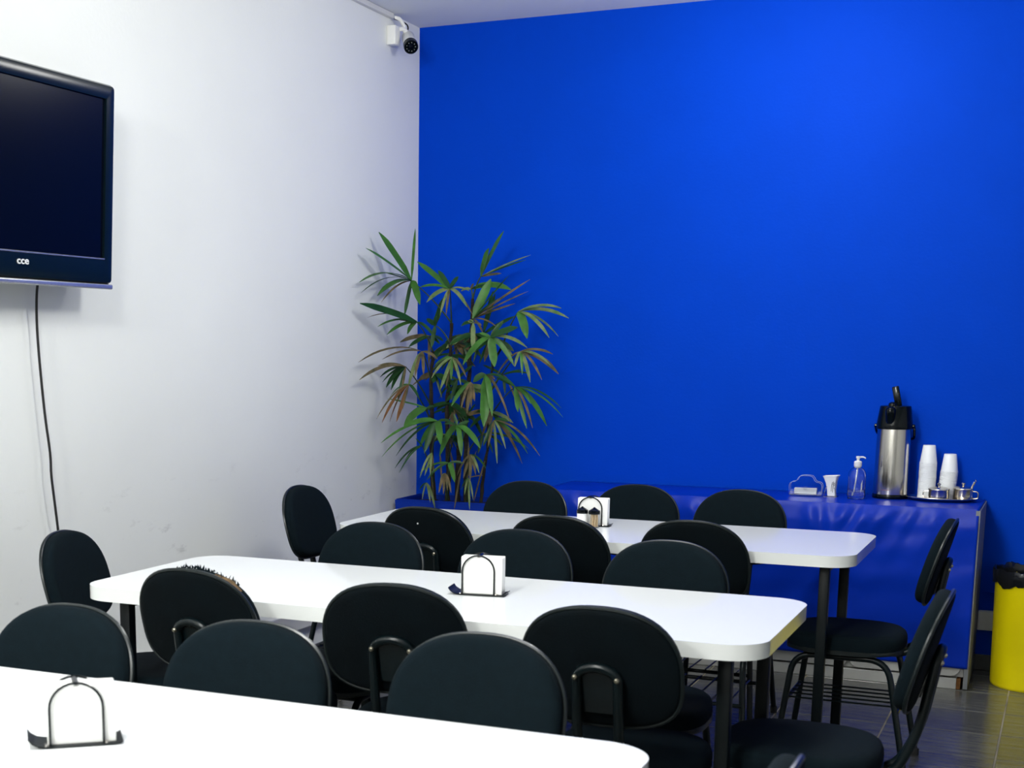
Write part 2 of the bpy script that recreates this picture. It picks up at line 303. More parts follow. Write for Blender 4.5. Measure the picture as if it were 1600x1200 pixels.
struct('baseboard_back', bx(XL+.012, XR, YB-.012, YB, 0, .07, bev=.003), m_dark_base)
struct('baseboard_left', bx(XL, XL+.012, YF, YB, 0, .07, bev=.003), m_dark_base)
struct('trim_1', bx(XL, XL+.035, YF, YB-.02, .172, .255, bev=.004), m_duct)
struct('trim_2', bx(-.30, XR, YB-.03, YB, .182, .268, bev=.004), m_duct)
struct('trim_3', bx(XL, XL+.022, 1.0, 6.38, H-.024, H-.001, bev=.003), m_duct)
struct('trim_4', bx(-.29, XR, YB-.006, YB, .345, .352, bev=.002, seg=1), m_blue_wall)

# ------------------------------------------------------------------ blue counter
CT = .748
counter = empty('counter_cabinet', (-1.235, 6.5, 0), 0, 'long white counter cabinet hidden under the blue vinyl cloth along the blue wall', 'cabinet')
def cpart(name, bm, m, parent=counter, smooth=False):
    o = new_obj(name, bm, m, None, smooth)
    o.parent = parent; o.matrix_parent_inverse = Matrix.Translation((1.235, -6.5, 0)) if parent is counter else Matrix.Identity(4)
    return o
cpart('carcass', bx(-2.16, -.3205, 6.292, 6.705, .05, CT-.004), m_cabinet)
cpart('plinth', bx(-2.15, -.345, 6.272, 6.60, .0, .046, bev=.002), m_cabinet)
cpart('chipped_plinth_end', bx(-.3445, -.328, 6.274, 6.60, .0, .044, bev=.003), m_chip)
cpart('side_panel', bx(-.318, -.301, 6.268, 6.712, .004, CT), m_grey_panel)
for k in range(4):
    x1 = -.333-k*.452; x0 = x1-.445
    bm = bmesh.new(); o2 = rrect(x0, x1, .055, CT-.02, .035, 6)
    prism(bm, o2, 0, .018, bev=.003)
    for v in bm.verts: v.co = Vector((v.co.x, 6.290-v.co.z, v.co.y))
    cpart('door', bm, m_cabinet)
# the vinyl cloth: one draped sheet
def cloth_mesh():
    bm = bmesh.new(); x0, x1 = -2.178, -.306; nx = 190
    prof = [(6.712-.43*i/10, 0) for i in range(11)]
    rows = []
    ny = 60
    for j in range(11+ny):
        row = []
        for i in range(nx+1):
            x = x0+(x1-x0)*i/nx
            if j < 11:
                y = 6.712-.438*j/10; z = CT+.0035+.0012*noise.noise((x*9, y*14, 0)); 
            else:
                t = (j-10)/ny; hem = .088+.012*(-.3-x)/.9 if x > -1.5 else .106
                z = CT+.0035-(CT-hem)*t
                y = 6.274-.011*min(1, t*9)
                # gathers under the front edge
                g = 0
                for cx, wd, a, sl in ((-.98, .025, .010, .10), (-.90, .018, .008, .05), (-.82, .03, .016, -.22), (-.74, .02, .014, -.32), (-.70, .022, .012, -.42), (-.64, .03, .012, -.50), (-.55, .02, .007, -.3), (-.46, .03, .008, -.22), (-1.5, .03, .012, .2), (-1.7, .03, .012, .15), (-1.95, .03, .013, .25), (-2.05, .025, .010, .3)):
                    px = cx+sl*t*1.1
                    g += a*math.exp(-((x-px)/(wd*(1+2.5*t)))**2)*math.exp(-t*2.6)*min(1, t*14)
                g += .006*t*(1-t)*4*max(-.6, noise.noise((x*3.2, t*1.6, 3))) + .005*noise.noise((x*5+t*3.5, t*6, 7))*min(1, t*6)
                y -= max(g*1.45, -.004)+.001
            row.append(bm.verts.new((x, y, z)))
        rows.append(row)
    for A, B in zip(rows, rows[1:]):
        for a, b, c, d in zip(A, A[1:], B[1:], B): bm.faces.new((a, b, c, d))
    return bm
cloth = new_obj('tablecloth', cloth_mesh(), m_cloth)
so = cloth.modifiers.new('thickness', 'SOLIDIFY'); so.thickness = .0012; so.offset = 1
cloth.data.polygons.foreach_set('use_smooth', [True]*len(cloth.data.polygons))
tag(cloth, 'glossy blue vinyl tablecloth draped over the long counter and hanging down its front', 'tablecloth')

# ------------------------------------------------------------------ white tables
def make_table(name, x0, x1, y0, y1, label):
    cx, cy = (x0+x1)/2, (y0+y1)/2; W, D = x1-x0, y1-y0
    t = empty(name, (cx, cy, 0), 0, label, 'table', 'white dining tables')
    bm = bmesh.new(); prism(bm, rrect(-W/2, W/2, -D/2, D/2, .095, 14, ends=.004), .713, .75, bev=.0015)
    for f in bm.faces: f.material_index = 0 if abs(f.normal.z) > .5 else 1
    top = new_obj('tabletop', bm, None, t, mats=[m_table, m_table_edge])
    for sx in (-1, 1):
        for sy in (-1, 1):
            px, py = sx*(W/2-.098), sy*(D/2-.10)
            l = new_obj('leg', bx(px-.016, px+.016, py-.016, py+.016, .006, .7125, bev=.003), m_black_steel, t)
            new_obj('foot_cap', bx(px-.017, px+.017, py-.017, py+.017, 0, .012, bev=.002), m_rubber, l)
    for sy in (-1, 1):
        new_obj('apron_rail', bx(-W/2+.111, W/2-.111, sy*.12-.012, sy*.12+.012, .690, .7125, bev=.002), m_black_steel, t)
    for sx in (-1, 1):
        px = sx*(W/2-.098)
        new_obj('end_rail', bx(px-.012, px+.012, -D/2+.117, D/2-.117, .683, .7125, bev=.002), m_black_steel, t)
    return t
make_table('dining_table', -2.432, -.583, 4.655, 5.315, 'white laminate table farthest back, nearest the blue counter')
make_table('dining_table', -2.425, -.573, 3.138, 3.810, 'white laminate table in the middle, between the two other tables')
make_table('dining_table', -2.42, -.566, 1.595, 2.257, 'white laminate table nearest the camera, cut off by the picture bottom')

# ------------------------------------------------------------------ chairs
def outline_pt(a, hw, hh, nt, nb):
    c, s = math.cos(a), math.sin(a); n = nt if s >= 0 else nb
    k = (abs(c)**n+abs(s)**n)**(-1/n)
    if nt != nb and hh < .16: return hw*c*k, (hh*1.10 if s >= 0 else hh*.90)*s*k-hh*.10
    return hw*c*k, hh*s*k
def pad_mesh(hw, hh, nt, nb, depth, curve, rings=7, seg=56, back=0.):
    """dome in local (u,v) with thickness along +w; returns bmesh with coords (u, w, v)"""
    bm = bmesh.new(); R = []
    base = lambda u, v: curve*(u/hw)**2
    prof = [(1.0, 0), (1.0, depth*.35)] + [(.985-.0*i, 0) for i in range(0)]
    for q in (0, .25, .5, .75, 1): pass
    steps = [(1., 0.), (1.006, depth*.3), (1.0, depth*.55), (.975, depth*.78), (.925, depth*.93), (.86, depth*.99), (.7, depth*1.03), (.45, depth*1.07), (.2, depth*1.08)]
    for s_, w in steps:
        ring = []
        for k in range(seg):
            u, v = outline_pt(2*PI*k/seg, hw, hh, nt, nb); u *= s_; v *= s_
            ring.append(bm.verts.new((u, w+base(u, v), v)))
        R.append(ring)
    for A, B in zip(R, R[1:]):
        for k in range(seg): bm.faces.new((A[k], A[(k+1) % seg], B[(k+1) % seg], B[k]))
    c = bm.verts.new((0, depth*1.08, 0))
    for k in range(seg): bm.faces.new((R[-1][k], R[-1][(k+1) % seg], c))
    bm.faces.new(R[0][::-1])
    return bm
LEAN = math.radians(15)
BACK_M = Matrix.Translation((0, -.283, .711)) @ Matrix.Rotation(LEAN, 4, 'X')
SEAT_Z = .405
def xf(bm, M): bmesh.ops.transform(bm, matrix=M, verts=bm.verts[:]); return bm
def make_chair():
    t = empty('padded_chair', (0, 0, 0))
    # seat: squarish cushion, flat base shell
    def seat_map(bm):
        for v in bm.verts: v.co = Vector((v.co.x, v.co.z, v.co.y))
        return xf(bm, Matrix.Translation((0, 0, SEAT_Z+.014)))
    new_obj('seat', seat_map(pad_mesh(.187, .19, 3.0, 2.8, .050, .0)), m_fabric, t)
    bm = bmesh.new(); pts = [outline_pt(2*PI*k/56, .189, .192, 3.0, 2.8) for k in range(56)]
    prism(bm, pts, SEAT_Z, SEAT_Z+.0145, bev=.004)
    new_obj('seat_shell', bm, m_rim, t)
    # backrest: front pad (towards +y), rear cover, rubber edging
    HW, HH, NT, NB, CV = .177, .140, 2.35, 3.3, .012
    b = new_obj('backrest', xf(pad_mesh(HW, HH, NT, NB, .035, CV), BACK_M), m_fabric, t)
    bm = pad_mesh(HW*.99, HH*.99, NT, NB, .009, CV)
    for v in bm.verts: v.co.y = (v.co.y-CV*(v.co.x/HW)**2)*-1+CV*(v.co.x/HW)**2
    new_obj('rear_cover', xf(bm, BACK_M), m_fabric_rear, t)
    pts = []
    for k in range(64):
        u, v = outline_pt(2*PI*k/64, HW+.002, HH+.002, NT, NB); pts.append(BACK_M @ Vector((u, CV*(u/HW)**2, v)))
    new_obj('edging', tb(pts, .0052, n=8, closed=True), m_rim, t)
    # flat inverted U support running under the seat and up the back
    s = .047; zc = lambda w, v: BACK_M @ Vector((0, w, v))
    low, top = zc(-.020, -.16), zc(-.020, -.02)
    tip = zc(-.020, .010)
    P = []
    side = fillet([(s, .05, .396), (s, -.215, .400), (s, low.y-.008, low.z-.035), (s, top.y, top.z)], .06, 6)
    arc = [Vector((s*math.cos(a), top.y+(tip.y-top.y)*math.sin(a), top.z+(tip.z-top.z)*math.sin(a))) for a in [PI*i/10 for i in range(11)]]
    P = side[:-1]+arc+[Vector((-p.x, p.y, p.z)) for p in side[:-1]][::-1]
    new_obj('back_support', tb(P, .0115, n=10), m_black_tube, t)
    plate = bmesh.new(); pp = [(s*1.0*math.cos(PI*i/10), .03*math.sin(PI*i/10)+.005) for i in range(11)]+[(-s, -.085), (s, -.085)]
    prism(plate, pp, 0, .004)
    for v in plate.verts: v.co = Vector((v.co.x, -.0105-v.co.z, v.co.y-.02))
    new_obj('fixing_plate', xf(plate, BACK_M), m_black_tube, t)
    for sx in (-1, 1):
        bm = lt([(0, 0), (.0062, 0), (.0062, .003), (.004, .006), (0, .0068)], 12)
        xf(bm, BACK_M @ Matrix.Translation((sx*.047, -.0300, -.012)) @ Matrix.Rotation(PI/2, 4, 'X'))
        new_obj('bolt', bm, m_bolt, t)
    # side frames (front leg - top rail - rear leg) with rubber feet
    for sx in (-1, 1):
        x, xo = sx*.150, sx*.178
        pts = fillet([(xo, .196, .012), (x, .150, .392), (x, -.150, .392), (xo, -.228, .012)], .065, 7)
        fr = new_obj('side_frame', tb(pts, .0105, n=10), m_black_tube, t)
        for fy in (.196, -.228):
            new_obj('rubber_foot', lt([(0, 0), (.013, 0), (.0135, .022), (.011, .026), (0, .026)], 12, c=(xo, fy, 0)), m_rubber, fr)
    z = .225
    fy, ry = .172, -.190
    for y in (fy, ry):
        new_obj('crossbar', tb([(-.163, y, z), (.163, y, z)], .007, n=8), m_black_tube, t)
    for y in (.11, -.10):
        new_obj('seat_rail', tb([(-.15, y, .392), (.15, y, .392)], .009, n=8), m_black_tube, t)
    for k in range(5):
        x = -.115+.23*k/4
        new_obj('rack_rod', tb([(x, ry, z+.008), (x, fy, z+.008)], .0032, n=6), m_black_tube, t)
    return t
proto = make_chair()
CHAIRS = [  # x, y, facing (deg, 0 = towards the blue wall), label
 (-2.0, 5.275, 180, 'black padded chair behind the far table before the palm, left of its row'),
 (-1.55, 5.335, 181, 'black padded chair behind the far table shakers, middle of its row'),
 (-1.14, 5.325, 179, 'black padded chair behind the far table, right of its row before the blue cloth'),
 (-1.97, 4.825, -6, 'black chair seen from behind with a small white spot, at the far table'),
 (-1.495, 4.795, -3, 'black chair seen from behind, middle one at the front side of the far table'),
 (-1.075, 4.875, 0, 'black chair seen from behind with brown torn foam on top, at the far table'),
 (-1.95, 3.73, 180, 'black padded chair facing camera behind the middle table, left of its row'),
 (-1.475, 3.765, 182, 'black padded chair facing camera behind the napkin holder of the middle table'),
 (-1.0, 3.73, 183, 'black padded chair facing camera behind the middle table, right of its row'),
 (-1.935, 3.290, -4, 'black chair turned askew with frayed torn top edge, at the middle table'),
 (-1.455, 3.31, 8, 'black chair seen from behind, middle one at the front side of the middle table'),
 (-.892, 3.24, 1, 'black chair seen from behind, its whole tube support showing, at the middle table'),
 (-1.90, 2.13, 180, 'charcoal padded chair behind the nearest table, cut by the left picture edge'),
 (-1.425, 2.145, 186, 'charcoal padded chair facing camera behind the nearest table, middle of its row'),
 (-.990, 2.232, 181, 'charcoal padded chair facing camera behind the nearest table, largest and rightmost'),
 (-2.435, 4.985, -90, 'black padded chair at the left end of the far table, near the white wall'),
 (-2.385, 3.475, -80, 'black padded chair at the left end of the middle table, below the television cable'),
 (-.628, 4.985, 90, 'black padded chair side-on at the right end of the far table'),
 (-.532, 3.480, 90, 'black padded chair side-on at the right end of the middle table'),
 (-.616, 1.908, 90, 'black chair at the right end of the nearest table, only its top showing'),
]
chairs = []
for i, (x, y, a, lab) in enumerate(CHAIRS):
    c = proto if i == 0 else copy_tree(proto)
    c.location = (x, y, 0); c.rotation_euler = (0, 0, math.radians(a))
    tag(c, lab, 'chair', 'black padded chairs around the white tables'); chairs.append(c)
# torn edges: frayed tufts (chair 9), exposed foam (chair 5), white spot (chair 3)
HW, HH = .177, .140
bm = bmesh.new()
rnd = random.Random(3)
for k in range(90):
    a = rnd.uniform(.25*PI, .58*PI); u, v = outline_pt(a, HW, HH, 2.35, 3.3)
    p = Vector((u, .012*(u/HW)**2+rnd.uniform(.006, .03), v-.002)); d = Vector((rnd.uniform(-.6, .6), rnd.uniform(-.2, .6), 1)).normalized()*rnd.uniform(.004, .012)
    r = rnd.uniform(.002, .005); q = [bm.verts.new(BACK_M @ (p+Vector((r*math.cos(b), r*math.sin(b), 0)))) for b in (0, 2.1, 4.2)]
    tip = bm.verts.new(BACK_M @ (p+d))
    for m in range(3): bm.faces.new((q[m], q[(m+1) % 3], tip))
    bm.faces.new(q)
o = new_obj('frayed_edge', bm, m_fabric, chairs[9]); o['label'] = 'frayed torn top edge'; o['kind'] = 'stuff'
def edge_patch(a0, a1, n, w0, w1, m, parent, name, lift=.0035):
    bm = bmesh.new(); rows = []
    for k in range(n+1):
        a = a0+(a1-a0)*k/n; u, v = outline_pt(a, HW+lift, HH+lift, 2.35, 3.3); e = math.sin(PI*k/n)
        b = .012*(u/HW)**2
        rows.append([bm.verts.new(BACK_M @ Vector((u, b+w0, v))), bm.verts.new(BACK_M @ Vector((u*(1+.01*e), b+(w0+w1)/2, v+.002*e))), bm.verts.new(BACK_M @ Vector((u, b+w1*max(e, .15), v)))])
    for A, B in zip(rows, rows[1:]):
        for j in range(2): bm.faces.new((A[j], B[j], B[j+1], A[j+1]))
    return new_obj(name, bm, m, parent)
edge_patch(.64*PI, .80*PI, 10, .004, .016, m_foam, chairs[5], 'exposed_foam')['label'] = 'brown exposed foam at torn edge'
edge_patch(.22*PI, .36*PI, 10, .004, .020, m_foam, chairs[9], 'exposed_foam')['label'] = 'pale foam at torn edge'
bm = lt([(0, 0), (.003, 0), (.003, .002), (0, .0025)], 10); xf(bm, BACK_M @ Matrix.Translation((-.015, -.0102, .088)) @ Matrix.Rotation(PI/2, 4, 'X'))
new_obj('white_spot', bm, m_white_plastic, chairs[3])

# ------------------------------------------------------------------ planter and palm
pl = empty('planter_box', (-2.62, 6.56, 0), 0, 'blue painted planter box filled with soil in the room corner', 'planter')
bm = bmesh.new()
X0, X1, Y0, Y1 = -2.998, -2.215, 6.425, 6.712
def ring(ins, z): return [bm.verts.new((x-(-2.62), y-6.56, z)) for x, y in ((X0+ins, Y0+ins), (X1-ins, Y0+ins), (X1-ins, Y1-ins*.2), (X0+ins, Y1-ins*.2))]
R = [ring(.03, 0), ring(.0, .652), ring(.022, .652), ring(.022, .60)]
bm.faces.new(R[0][::-1]); bm.faces.new(R[-1])
for A, B in zip(R, R[1:]):
    for k in range(4): bm.faces.new((A[k], A[(k+1) % 4], B[(k+1) % 4], B[k]))
bmesh.ops.bevel(bm, geom=[e for e in bm.edges if e.calc_length() > .2 and max(v.co.z for v in e.verts) > .64 and min(v.co.z for v in e.verts) > .64], offset=.005, segments=2, affect='EDGES')
new_obj('box_shell', bm, m_planter, pl)
bm = bmesh.new(); n = 26; rows = []
for j in range(10):
    rows.append([bm.verts.new((X0+.024+(X1-X0-.048)*i/n+2.62, Y0+.024+(Y1-Y0-.034)*j/9-6.56, .622+.012*noise.noise((i*.9, j*.9, 0))+.006*rnd.random())) for i in range(n+1)])
for A, B in zip(rows, rows[1:]):
    for i in range(n): bm.faces.new((A[i], A[i+1], B[i+1], B[i]))
tag(new_obj('soil', bm, m_soil, pl), 'dark crumbly soil', kind='stuff')

palm = empty('potted_palm', (-2.69, 6.5, .62), 0, 'tall green fan palm with browning leaf tips growing from the blue planter', 'plant')
PO = Vector((-2.69, 6.5, .62))
stem_pts = []
for r, pts in STEMS:
    P = [Vector(p)-PO for p in pts]; P[0].z = -.01
    Q = []
    for a, b in zip(P, P[1:]):
        for k in range(6): Q.append(a.lerp(b, k/6)+Vector((rnd.uniform(-1, 1), rnd.uniform(-1, 1), 0))*.0025)
    Q.append(P[-1])
    rad = [r/1000*(1.12-.45*k/len(Q))*rnd.uniform(.85, 1.15) for k in range(len(Q))]
    new_obj('cane', tb(Q, rad, n=9), m_stem, palm); stem_pts.append(Q)
def leaflet(h, t, wd, arc, c, parent, face=None):
    h, t = Vector(h), Vector(t); d = t-h; L = d.length; n = 9
    up = Vector((0, 0, 1)); side = d.cross(up)
    if side.length < 1e-4: side = Vector((1, 0, 0))
    side.normalize()
    # tilt the blade a little toward the room so both faces show
    nrm = side.cross(d).normalized()
    f = (face or Vector((.25, -.8, .62)))+Vector((rnd.uniform(-.45, .45), rnd.uniform(-.3, .3), rnd.uniform(-.35, .35)))
    s2 = d.cross(f)
    if s2.length > .2*L: side = s2.normalized()
    ctrl = h.lerp(t, .5)+up*arc*L
    C = bezier([h, ctrl, t], n); bm = bmesh.new(); rows = []
    w = wd/1000*.74
    for k, p in enumerate(C):
        s = k/n
        prof = (min(1, .25+s*3.2) if s < .25 else 1)*(1 if s < .7 else max(.12, 1-((s-.7)/.3)**1.6*.88))
        hw = w*prof
        tan = (C[min(k+1, n)]-C[max(k-1, 0)]).normalized(); nn = side.cross(tan).normalized()
        rows.append([bm.verts.new(p+side*hw+nn*hw*.28), bm.verts.new(p), bm.verts.new(p-side*hw+nn*hw*.28)])
    for A, B in zip(rows, rows[1:]):
        for j in range(2): bm.faces.new((A[j], A[j+1], B[j+1], B[j]))
    bmesh.ops.solidify(bm, geom=bm.faces[:], thickness=.0006)
    o = new_obj('leaflet', bm, LEAF[c], parent)
    if c == 'b' or c == 'o': o['label'] = 'dry brown leaflet'
    return o
for h, si, tips in FRONDS:
    hub = Vector(h)-PO
    S = stem_pts[si]; cand = [p for p in S if p.z < hub.z-.03] or S[:4]
    # leave the cane about 15-30 cm under the hub
    best = min(cand, key=lambda p: abs((hub.z-p.z)-(.05+.55*math.hypot(p.x-hub.x, p.y-hub.y))))
    mid = best.lerp(hub, .5)+Vector((0, 0, .03))
    fo = new_obj('frond', tb(bezier([best, mid, hub], 8), [.0042-.0018*k/8 for k in range(9)], n=6), m_petiole, palm)
    for tx, ty, tz, wd, c in tips:
        t = Vector((tx, ty, tz))-PO; d = t-hub
        drop = -d.z/max(d.length, .01)
        arc = .10+.16*max(0, min(1, .5+drop*.6)) if d.z < .1*d.length else .03
        if drop > .9: arc = .05
        leaflet(hub, t, wd, arc, c, fo)
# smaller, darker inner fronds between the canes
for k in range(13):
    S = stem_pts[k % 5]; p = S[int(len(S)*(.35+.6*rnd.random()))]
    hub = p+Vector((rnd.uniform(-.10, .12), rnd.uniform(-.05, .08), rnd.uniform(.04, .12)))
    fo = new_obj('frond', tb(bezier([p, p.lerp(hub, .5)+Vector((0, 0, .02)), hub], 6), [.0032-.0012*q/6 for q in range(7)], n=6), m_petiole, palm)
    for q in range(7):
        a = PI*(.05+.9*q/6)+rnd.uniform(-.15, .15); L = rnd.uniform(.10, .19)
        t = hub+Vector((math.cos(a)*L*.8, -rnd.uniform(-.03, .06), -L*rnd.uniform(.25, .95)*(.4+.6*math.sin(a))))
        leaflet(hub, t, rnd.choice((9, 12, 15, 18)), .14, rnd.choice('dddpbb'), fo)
# fibre wisps at the foot of the canes
for k in range(7):
    x = -2.82+.05*k+rnd.uniform(-.02, .02); y = 6.44+rnd.uniform(-.0, .06); z = rnd.uniform(.80, .95)
    h = Vector((x, y, z))-PO; t = Vector((x+rnd.uniform(-.05, .05), y-.03, z-rnd.uniform(.12, .2)))-PO
    o = leaflet(h, t, 6, .05, 'b', palm)

# ------------------------------------------------------------------ television
tv = empty('television', (-2.878, 3.458, 1.892), 0, 'wide flat black television mounted on the white wall, cut by the left picture edge', 'television')
tv.rotation_euler = (math.radians(3.2), 0, PI/2)
W2, H2 = .522, .318
SX, ST, SB = W2-.046, H2-.046, -H2+.095
bm = bmesh.new()
def tvring(o, y): return [bm.verts.new((x, y, z)) for x, z in o]
outer = rrect(-W2, W2, -H2+.016, H2, .012, 4); N = len(outer)
oo = lambda s: [(x*(1-s/W2), z-(z/H2)*s) for x, z in outer]
inner = rrect(-SX, SX, SB, ST, .003, 4)
R = [tvring(outer, .045), tvring(outer, .0), tvring(oo(.006), -.012), tvring(oo(.020), -.016), tvring(inner, -.012), tvring(inner, .006)]
for A, B in zip(R, R[1:]):
    for k in range(N): bm.faces.new((A[k], A[(k+1) % N], B[(k+1) % N], B[k]))
bm.faces.new(R[0][::-1])
new_obj('bezel', bm, m_tv_frame, tv)
new_obj('screen', bx(-SX-.002, SX+.002, -.004, .004, SB-.002, ST+.002), m_screen, tv)
new_obj('screen_lip', bx(-SX, SX, -.0145, -.004, SB-.002, SB+.003, bev=.001, seg=1), m_silver, tv)
new_obj('silver_strip', bx(-W2+.004, W2-.004, -.018, .03, -H2, -H2+.017, bev=.005, seg=3), m_silver, tv)
new_obj('rear_housing', bx(-W2+.08, W2-.08, .045, .085, -H2+.05, H2-.05, bev=.012, seg=3), m_tv_frame, tv)
new_obj('wall_bracket', bx(-.16, .16, .085, .128, -.15, .15, bev=.004), m_black_steel, tv)
def text_part(s, size, m, parent, loc, rot, name, extrude=.0008, sx=1., offset=0.):
    cu = bpy.data.curves.new(name, 'FONT'); cu.body = s; cu.size = size; cu.extrude = extrude; cu.align_x = 'CENTER'; cu.offset = offset; cu.space_character = 1.04
    tmp = bpy.data.objects.new(name, cu); COL.objects.link(tmp)
    me = bpy.data.meshes.new_from_object(tmp.evaluated_get(bpy.context.evaluated_depsgraph_get()))
    bpy.data.objects.remove(tmp); me.materials.append(m)
    o = bpy.data.objects.new(name, me); COL.objects.link(o); o.parent = parent; o.location = loc; o.rotation_euler = rot; o.scale = (sx, 1, 1)
    return o
text_part('cce', .030, m_logo, tv, (.068, -.0162, -.258), (PI/2, 0, 0), 'lettering', sx=1.3, offset=.0005)
# its cable
CP = [(-2.93, 3.665, 1.60), (-2.97, 3.702, 1.555), (-2.985, 3.715, 1.463), (-2.985, 3.721, 1.34), (-2.985, 3.737, 1.175), (-2.982, 3.752, 1.052), (-2.982, 3.754, .98), (-2.984, 3.768, .89), (-2.988, 3.788, .777), (-2.992, 3.82, .55), (-2.985, 3.85, .30), (-2.975, 3.86, .262)]
CQ = []
for k in range(len(CP)-1):
    p0, p1, p2, p3 = [Vector(CP[min(max(k+j, 0), len(CP)-1)]) for j in (-1, 0, 1, 2)]
    for q in range(5):
        t = q/5; CQ.append(.5*((2*p1)+(p2-p0)*t+(2*p0-5*p1+4*p2-p3)*t*t+(3*p1-p0-3*p2+p3)*t**3))
cable = new_obj('power_cable', tb(CQ, .0042, n=8), m_rubber)
tag(cable, 'thin black power cable hanging down the white wall from the television', 'cable')

# ------------------------------------------------------------------ security camera
sc = empty('security_camera', (XL, 6.42, 2.82), 0, 'white bullet security camera with dark lens ring high in the room corner', 'security camera')
new_obj('junction_box', bx(0, .045, -.075, -.02, -.050, .035, bev=.004), m_cam_white, sc)
new_obj('loose_wiring', tb(fillet([(.02, -.03, .075), (.04, -.02, .072), (.05, .0, .05), (.05, .015, .035), (.055, .01, .01)], .02, 4), .009, n=8), m_cam_white, sc)
new_obj('black_wire', tb(fillet([(.02, -.035, .07), (.05, .0, .06), (.06, .03, .05), (.058, .04, .03), (.05, .02, .02)], .015, 4), .0035, n=6), m_rubber, sc)
new_obj('bracket_arm', tb(fillet([(.03, -.03, .02), (.055, -.005, .030), (.062, .03, .012)], .02, 4), .010, n=8), m_cam_white, sc)
d = Vector((.42, -.62, -.52)).normalized(); z = Vector((0, 0, 1)).rotation_difference(d).to_matrix().to_4x4()
Mc = Matrix.Translation((.082, .000, -.028)) @ z
hs = new_obj('camera_housing', xf(lt([(0, -.055), (.022, -.055), (.030, -.045), (.031, .035), (0, .035)], 24), Mc), m_cam_white, sc)
lr = new_obj('lens_ring', xf(lt([(.031, .034), (.0335, .036), (.0335, .062), (.030, .066), (.026, .060), (0, .060)], 24), Mc), m_gloss_black, sc)
new_obj('lens', xf(lt([(0, .066), (.008, .065), (.013, .060), (.013, .058), (0, .058)], 18), Mc), m_screen, lr)
bm = bmesh.new()
for k in range(9):
    a = 2*PI*k/9; lathe(bm, [(0, .0628), (.0028, .062), (.003, .060), (0, .060)], 8, c=(.0205*math.cos(a), .0205*math.sin(a), 0))
new_obj('infrared_diodes', xf(bm, Mc), m_steel, lr)

# ------------------------------------------------------------------ things on the counter
Z0 = CT+.0052
ap = empty('airpot', (-.690, 6.60, Z0), 0, 'tall brushed steel pump flask with black lid on the blue counter', 'flask')
new_obj('base_ring', lt([(0, 0), (.074, 0), (.0755, .004), (.0755, .016), (.0735, .020), (0, .020)], 40), m_gloss_black, ap)
new_obj('steel_body', lt([(.0735, .018), (.0740, .022), (.0725, .12), (.0705, .25), (.0685, .302), (0, .302)], 48), m_steel, ap)
new_obj('lid', lt([(0, .30), (.0745, .30), (.0755, .306), (.0750, .325), (.0720, .345), (.0655, .392), (.0640, .398), (.058, .400), (0, .400)], 44), m_gloss_black, ap)
sp = bmesh.new()
lathe(sp, [(0, -.012), (.018, -.012), (.020, -.002), (.022, .035), (.020, .05), (.012, .058), (0, .060)], 20)
xf(sp, Matrix.Translation((-.012, -.062, .340)) @ Matrix.Rotation(math.radians(14), 4, 'X'))
new_obj('spout', sp, m_gloss_black, ap)
sp = bmesh.new(); lathe(sp, [(0, 0), (.017, 0), (.016, .012), (.008, .018), (0, .019)], 18); xf(sp, Matrix.Translation((-.010, -.040, .398)))
new_obj('pump_button', sp, m_gloss_black, ap)
lv = bmesh.new(); box(lv, -.0145, .0145, -.007, .007, 0, .088, bev=.004, seg=2)
xf(lv, Matrix.Translation((.012, .0, .396)) @ Matrix.Rotation(math.radians(-13), 4, 'Y'))
new_obj('lever', lv, m_gloss_black, ap)
for sx in (-1, 1):
    new_obj('handle_pivot', xf(lt([(0, 0), (.009, 0), (.009, .008), (.006, .011), (0, .011)], 14), Matrix.Translation((sx*.073, 0, .312)) @ Matrix.Rotation(sx*PI/2, 4, 'Y')), m_gloss_black, ap)
hp = fillet([(.079, 0, .318), (.081, .012, .300), (.081, .045, .258), (.060, .098, .252), (0, .112, .250), (-.060, .098, .252), (-.080, .045, .285), (-.079, 0, .312)], .03, 5)
hp = [Vector((p.x, min(p.y, .100), p.z)) for p in hp]
new_obj('carry_handle', tb(hp, .0058, n=8), m_gloss_black, ap)
pr = bmesh.new()
for k in range(9):
    a = -PI/2-.45+.055*k; R_ = .0744
    q = [(R_*math.cos(a), R_*math.sin(a)), (R_*math.cos(a+.038), R_*math.sin(a+.038))]
    vs = [pr.verts.new((*q[0], .038)), pr.verts.new((*q[1], .038)), pr.verts.new((*q[1], .0405)), pr.verts.new((*q[0], .0405))]; pr.faces.new(vs)
new_obj('printed_line', pr, m_red_print, ap, smooth=False)

# tray
tray = new_obj('serving_tray', lt([(0, .003), (.115, .003), (.130, .007), (.150, .015), (.1515, .0165), (.150, .018), (.129, .0095), (.114, .0055), (0, .0055)], 56, sx=1, sy=.66), m_steel_warm)
tray.location = (-.475, 6.588, Z0-.002)
tag(tray, 'oval stainless steel tray under the cups and sugar pots on the counter', 'tray')
TZ = Z0+.0042
cup_prof = [(.0, .0), (.0245, .0), (.0258, .0015), (.0350, .0735), (.0368, .0745), (.0368, .0765), (.0352, .0765), (.0346, .0745), (.0252, .002), (0, .002)]
bm = lt(cup_prof, 26)
for v in bm.verts: v.co.z = .0765-v.co.z
cup0 = new_obj('plastic_cup', bm, m_cup)
ORD = 'first second third fourth fifth sixth seventh eighth ninth tenth eleventh twelfth thirteenth fourteenth fifteenth sixteenth seventeenth eighteenth nineteenth twentieth twenty-first twenty-second twenty-third twenty-fourth twenty-fifth twenty-sixth'.split()
first = True
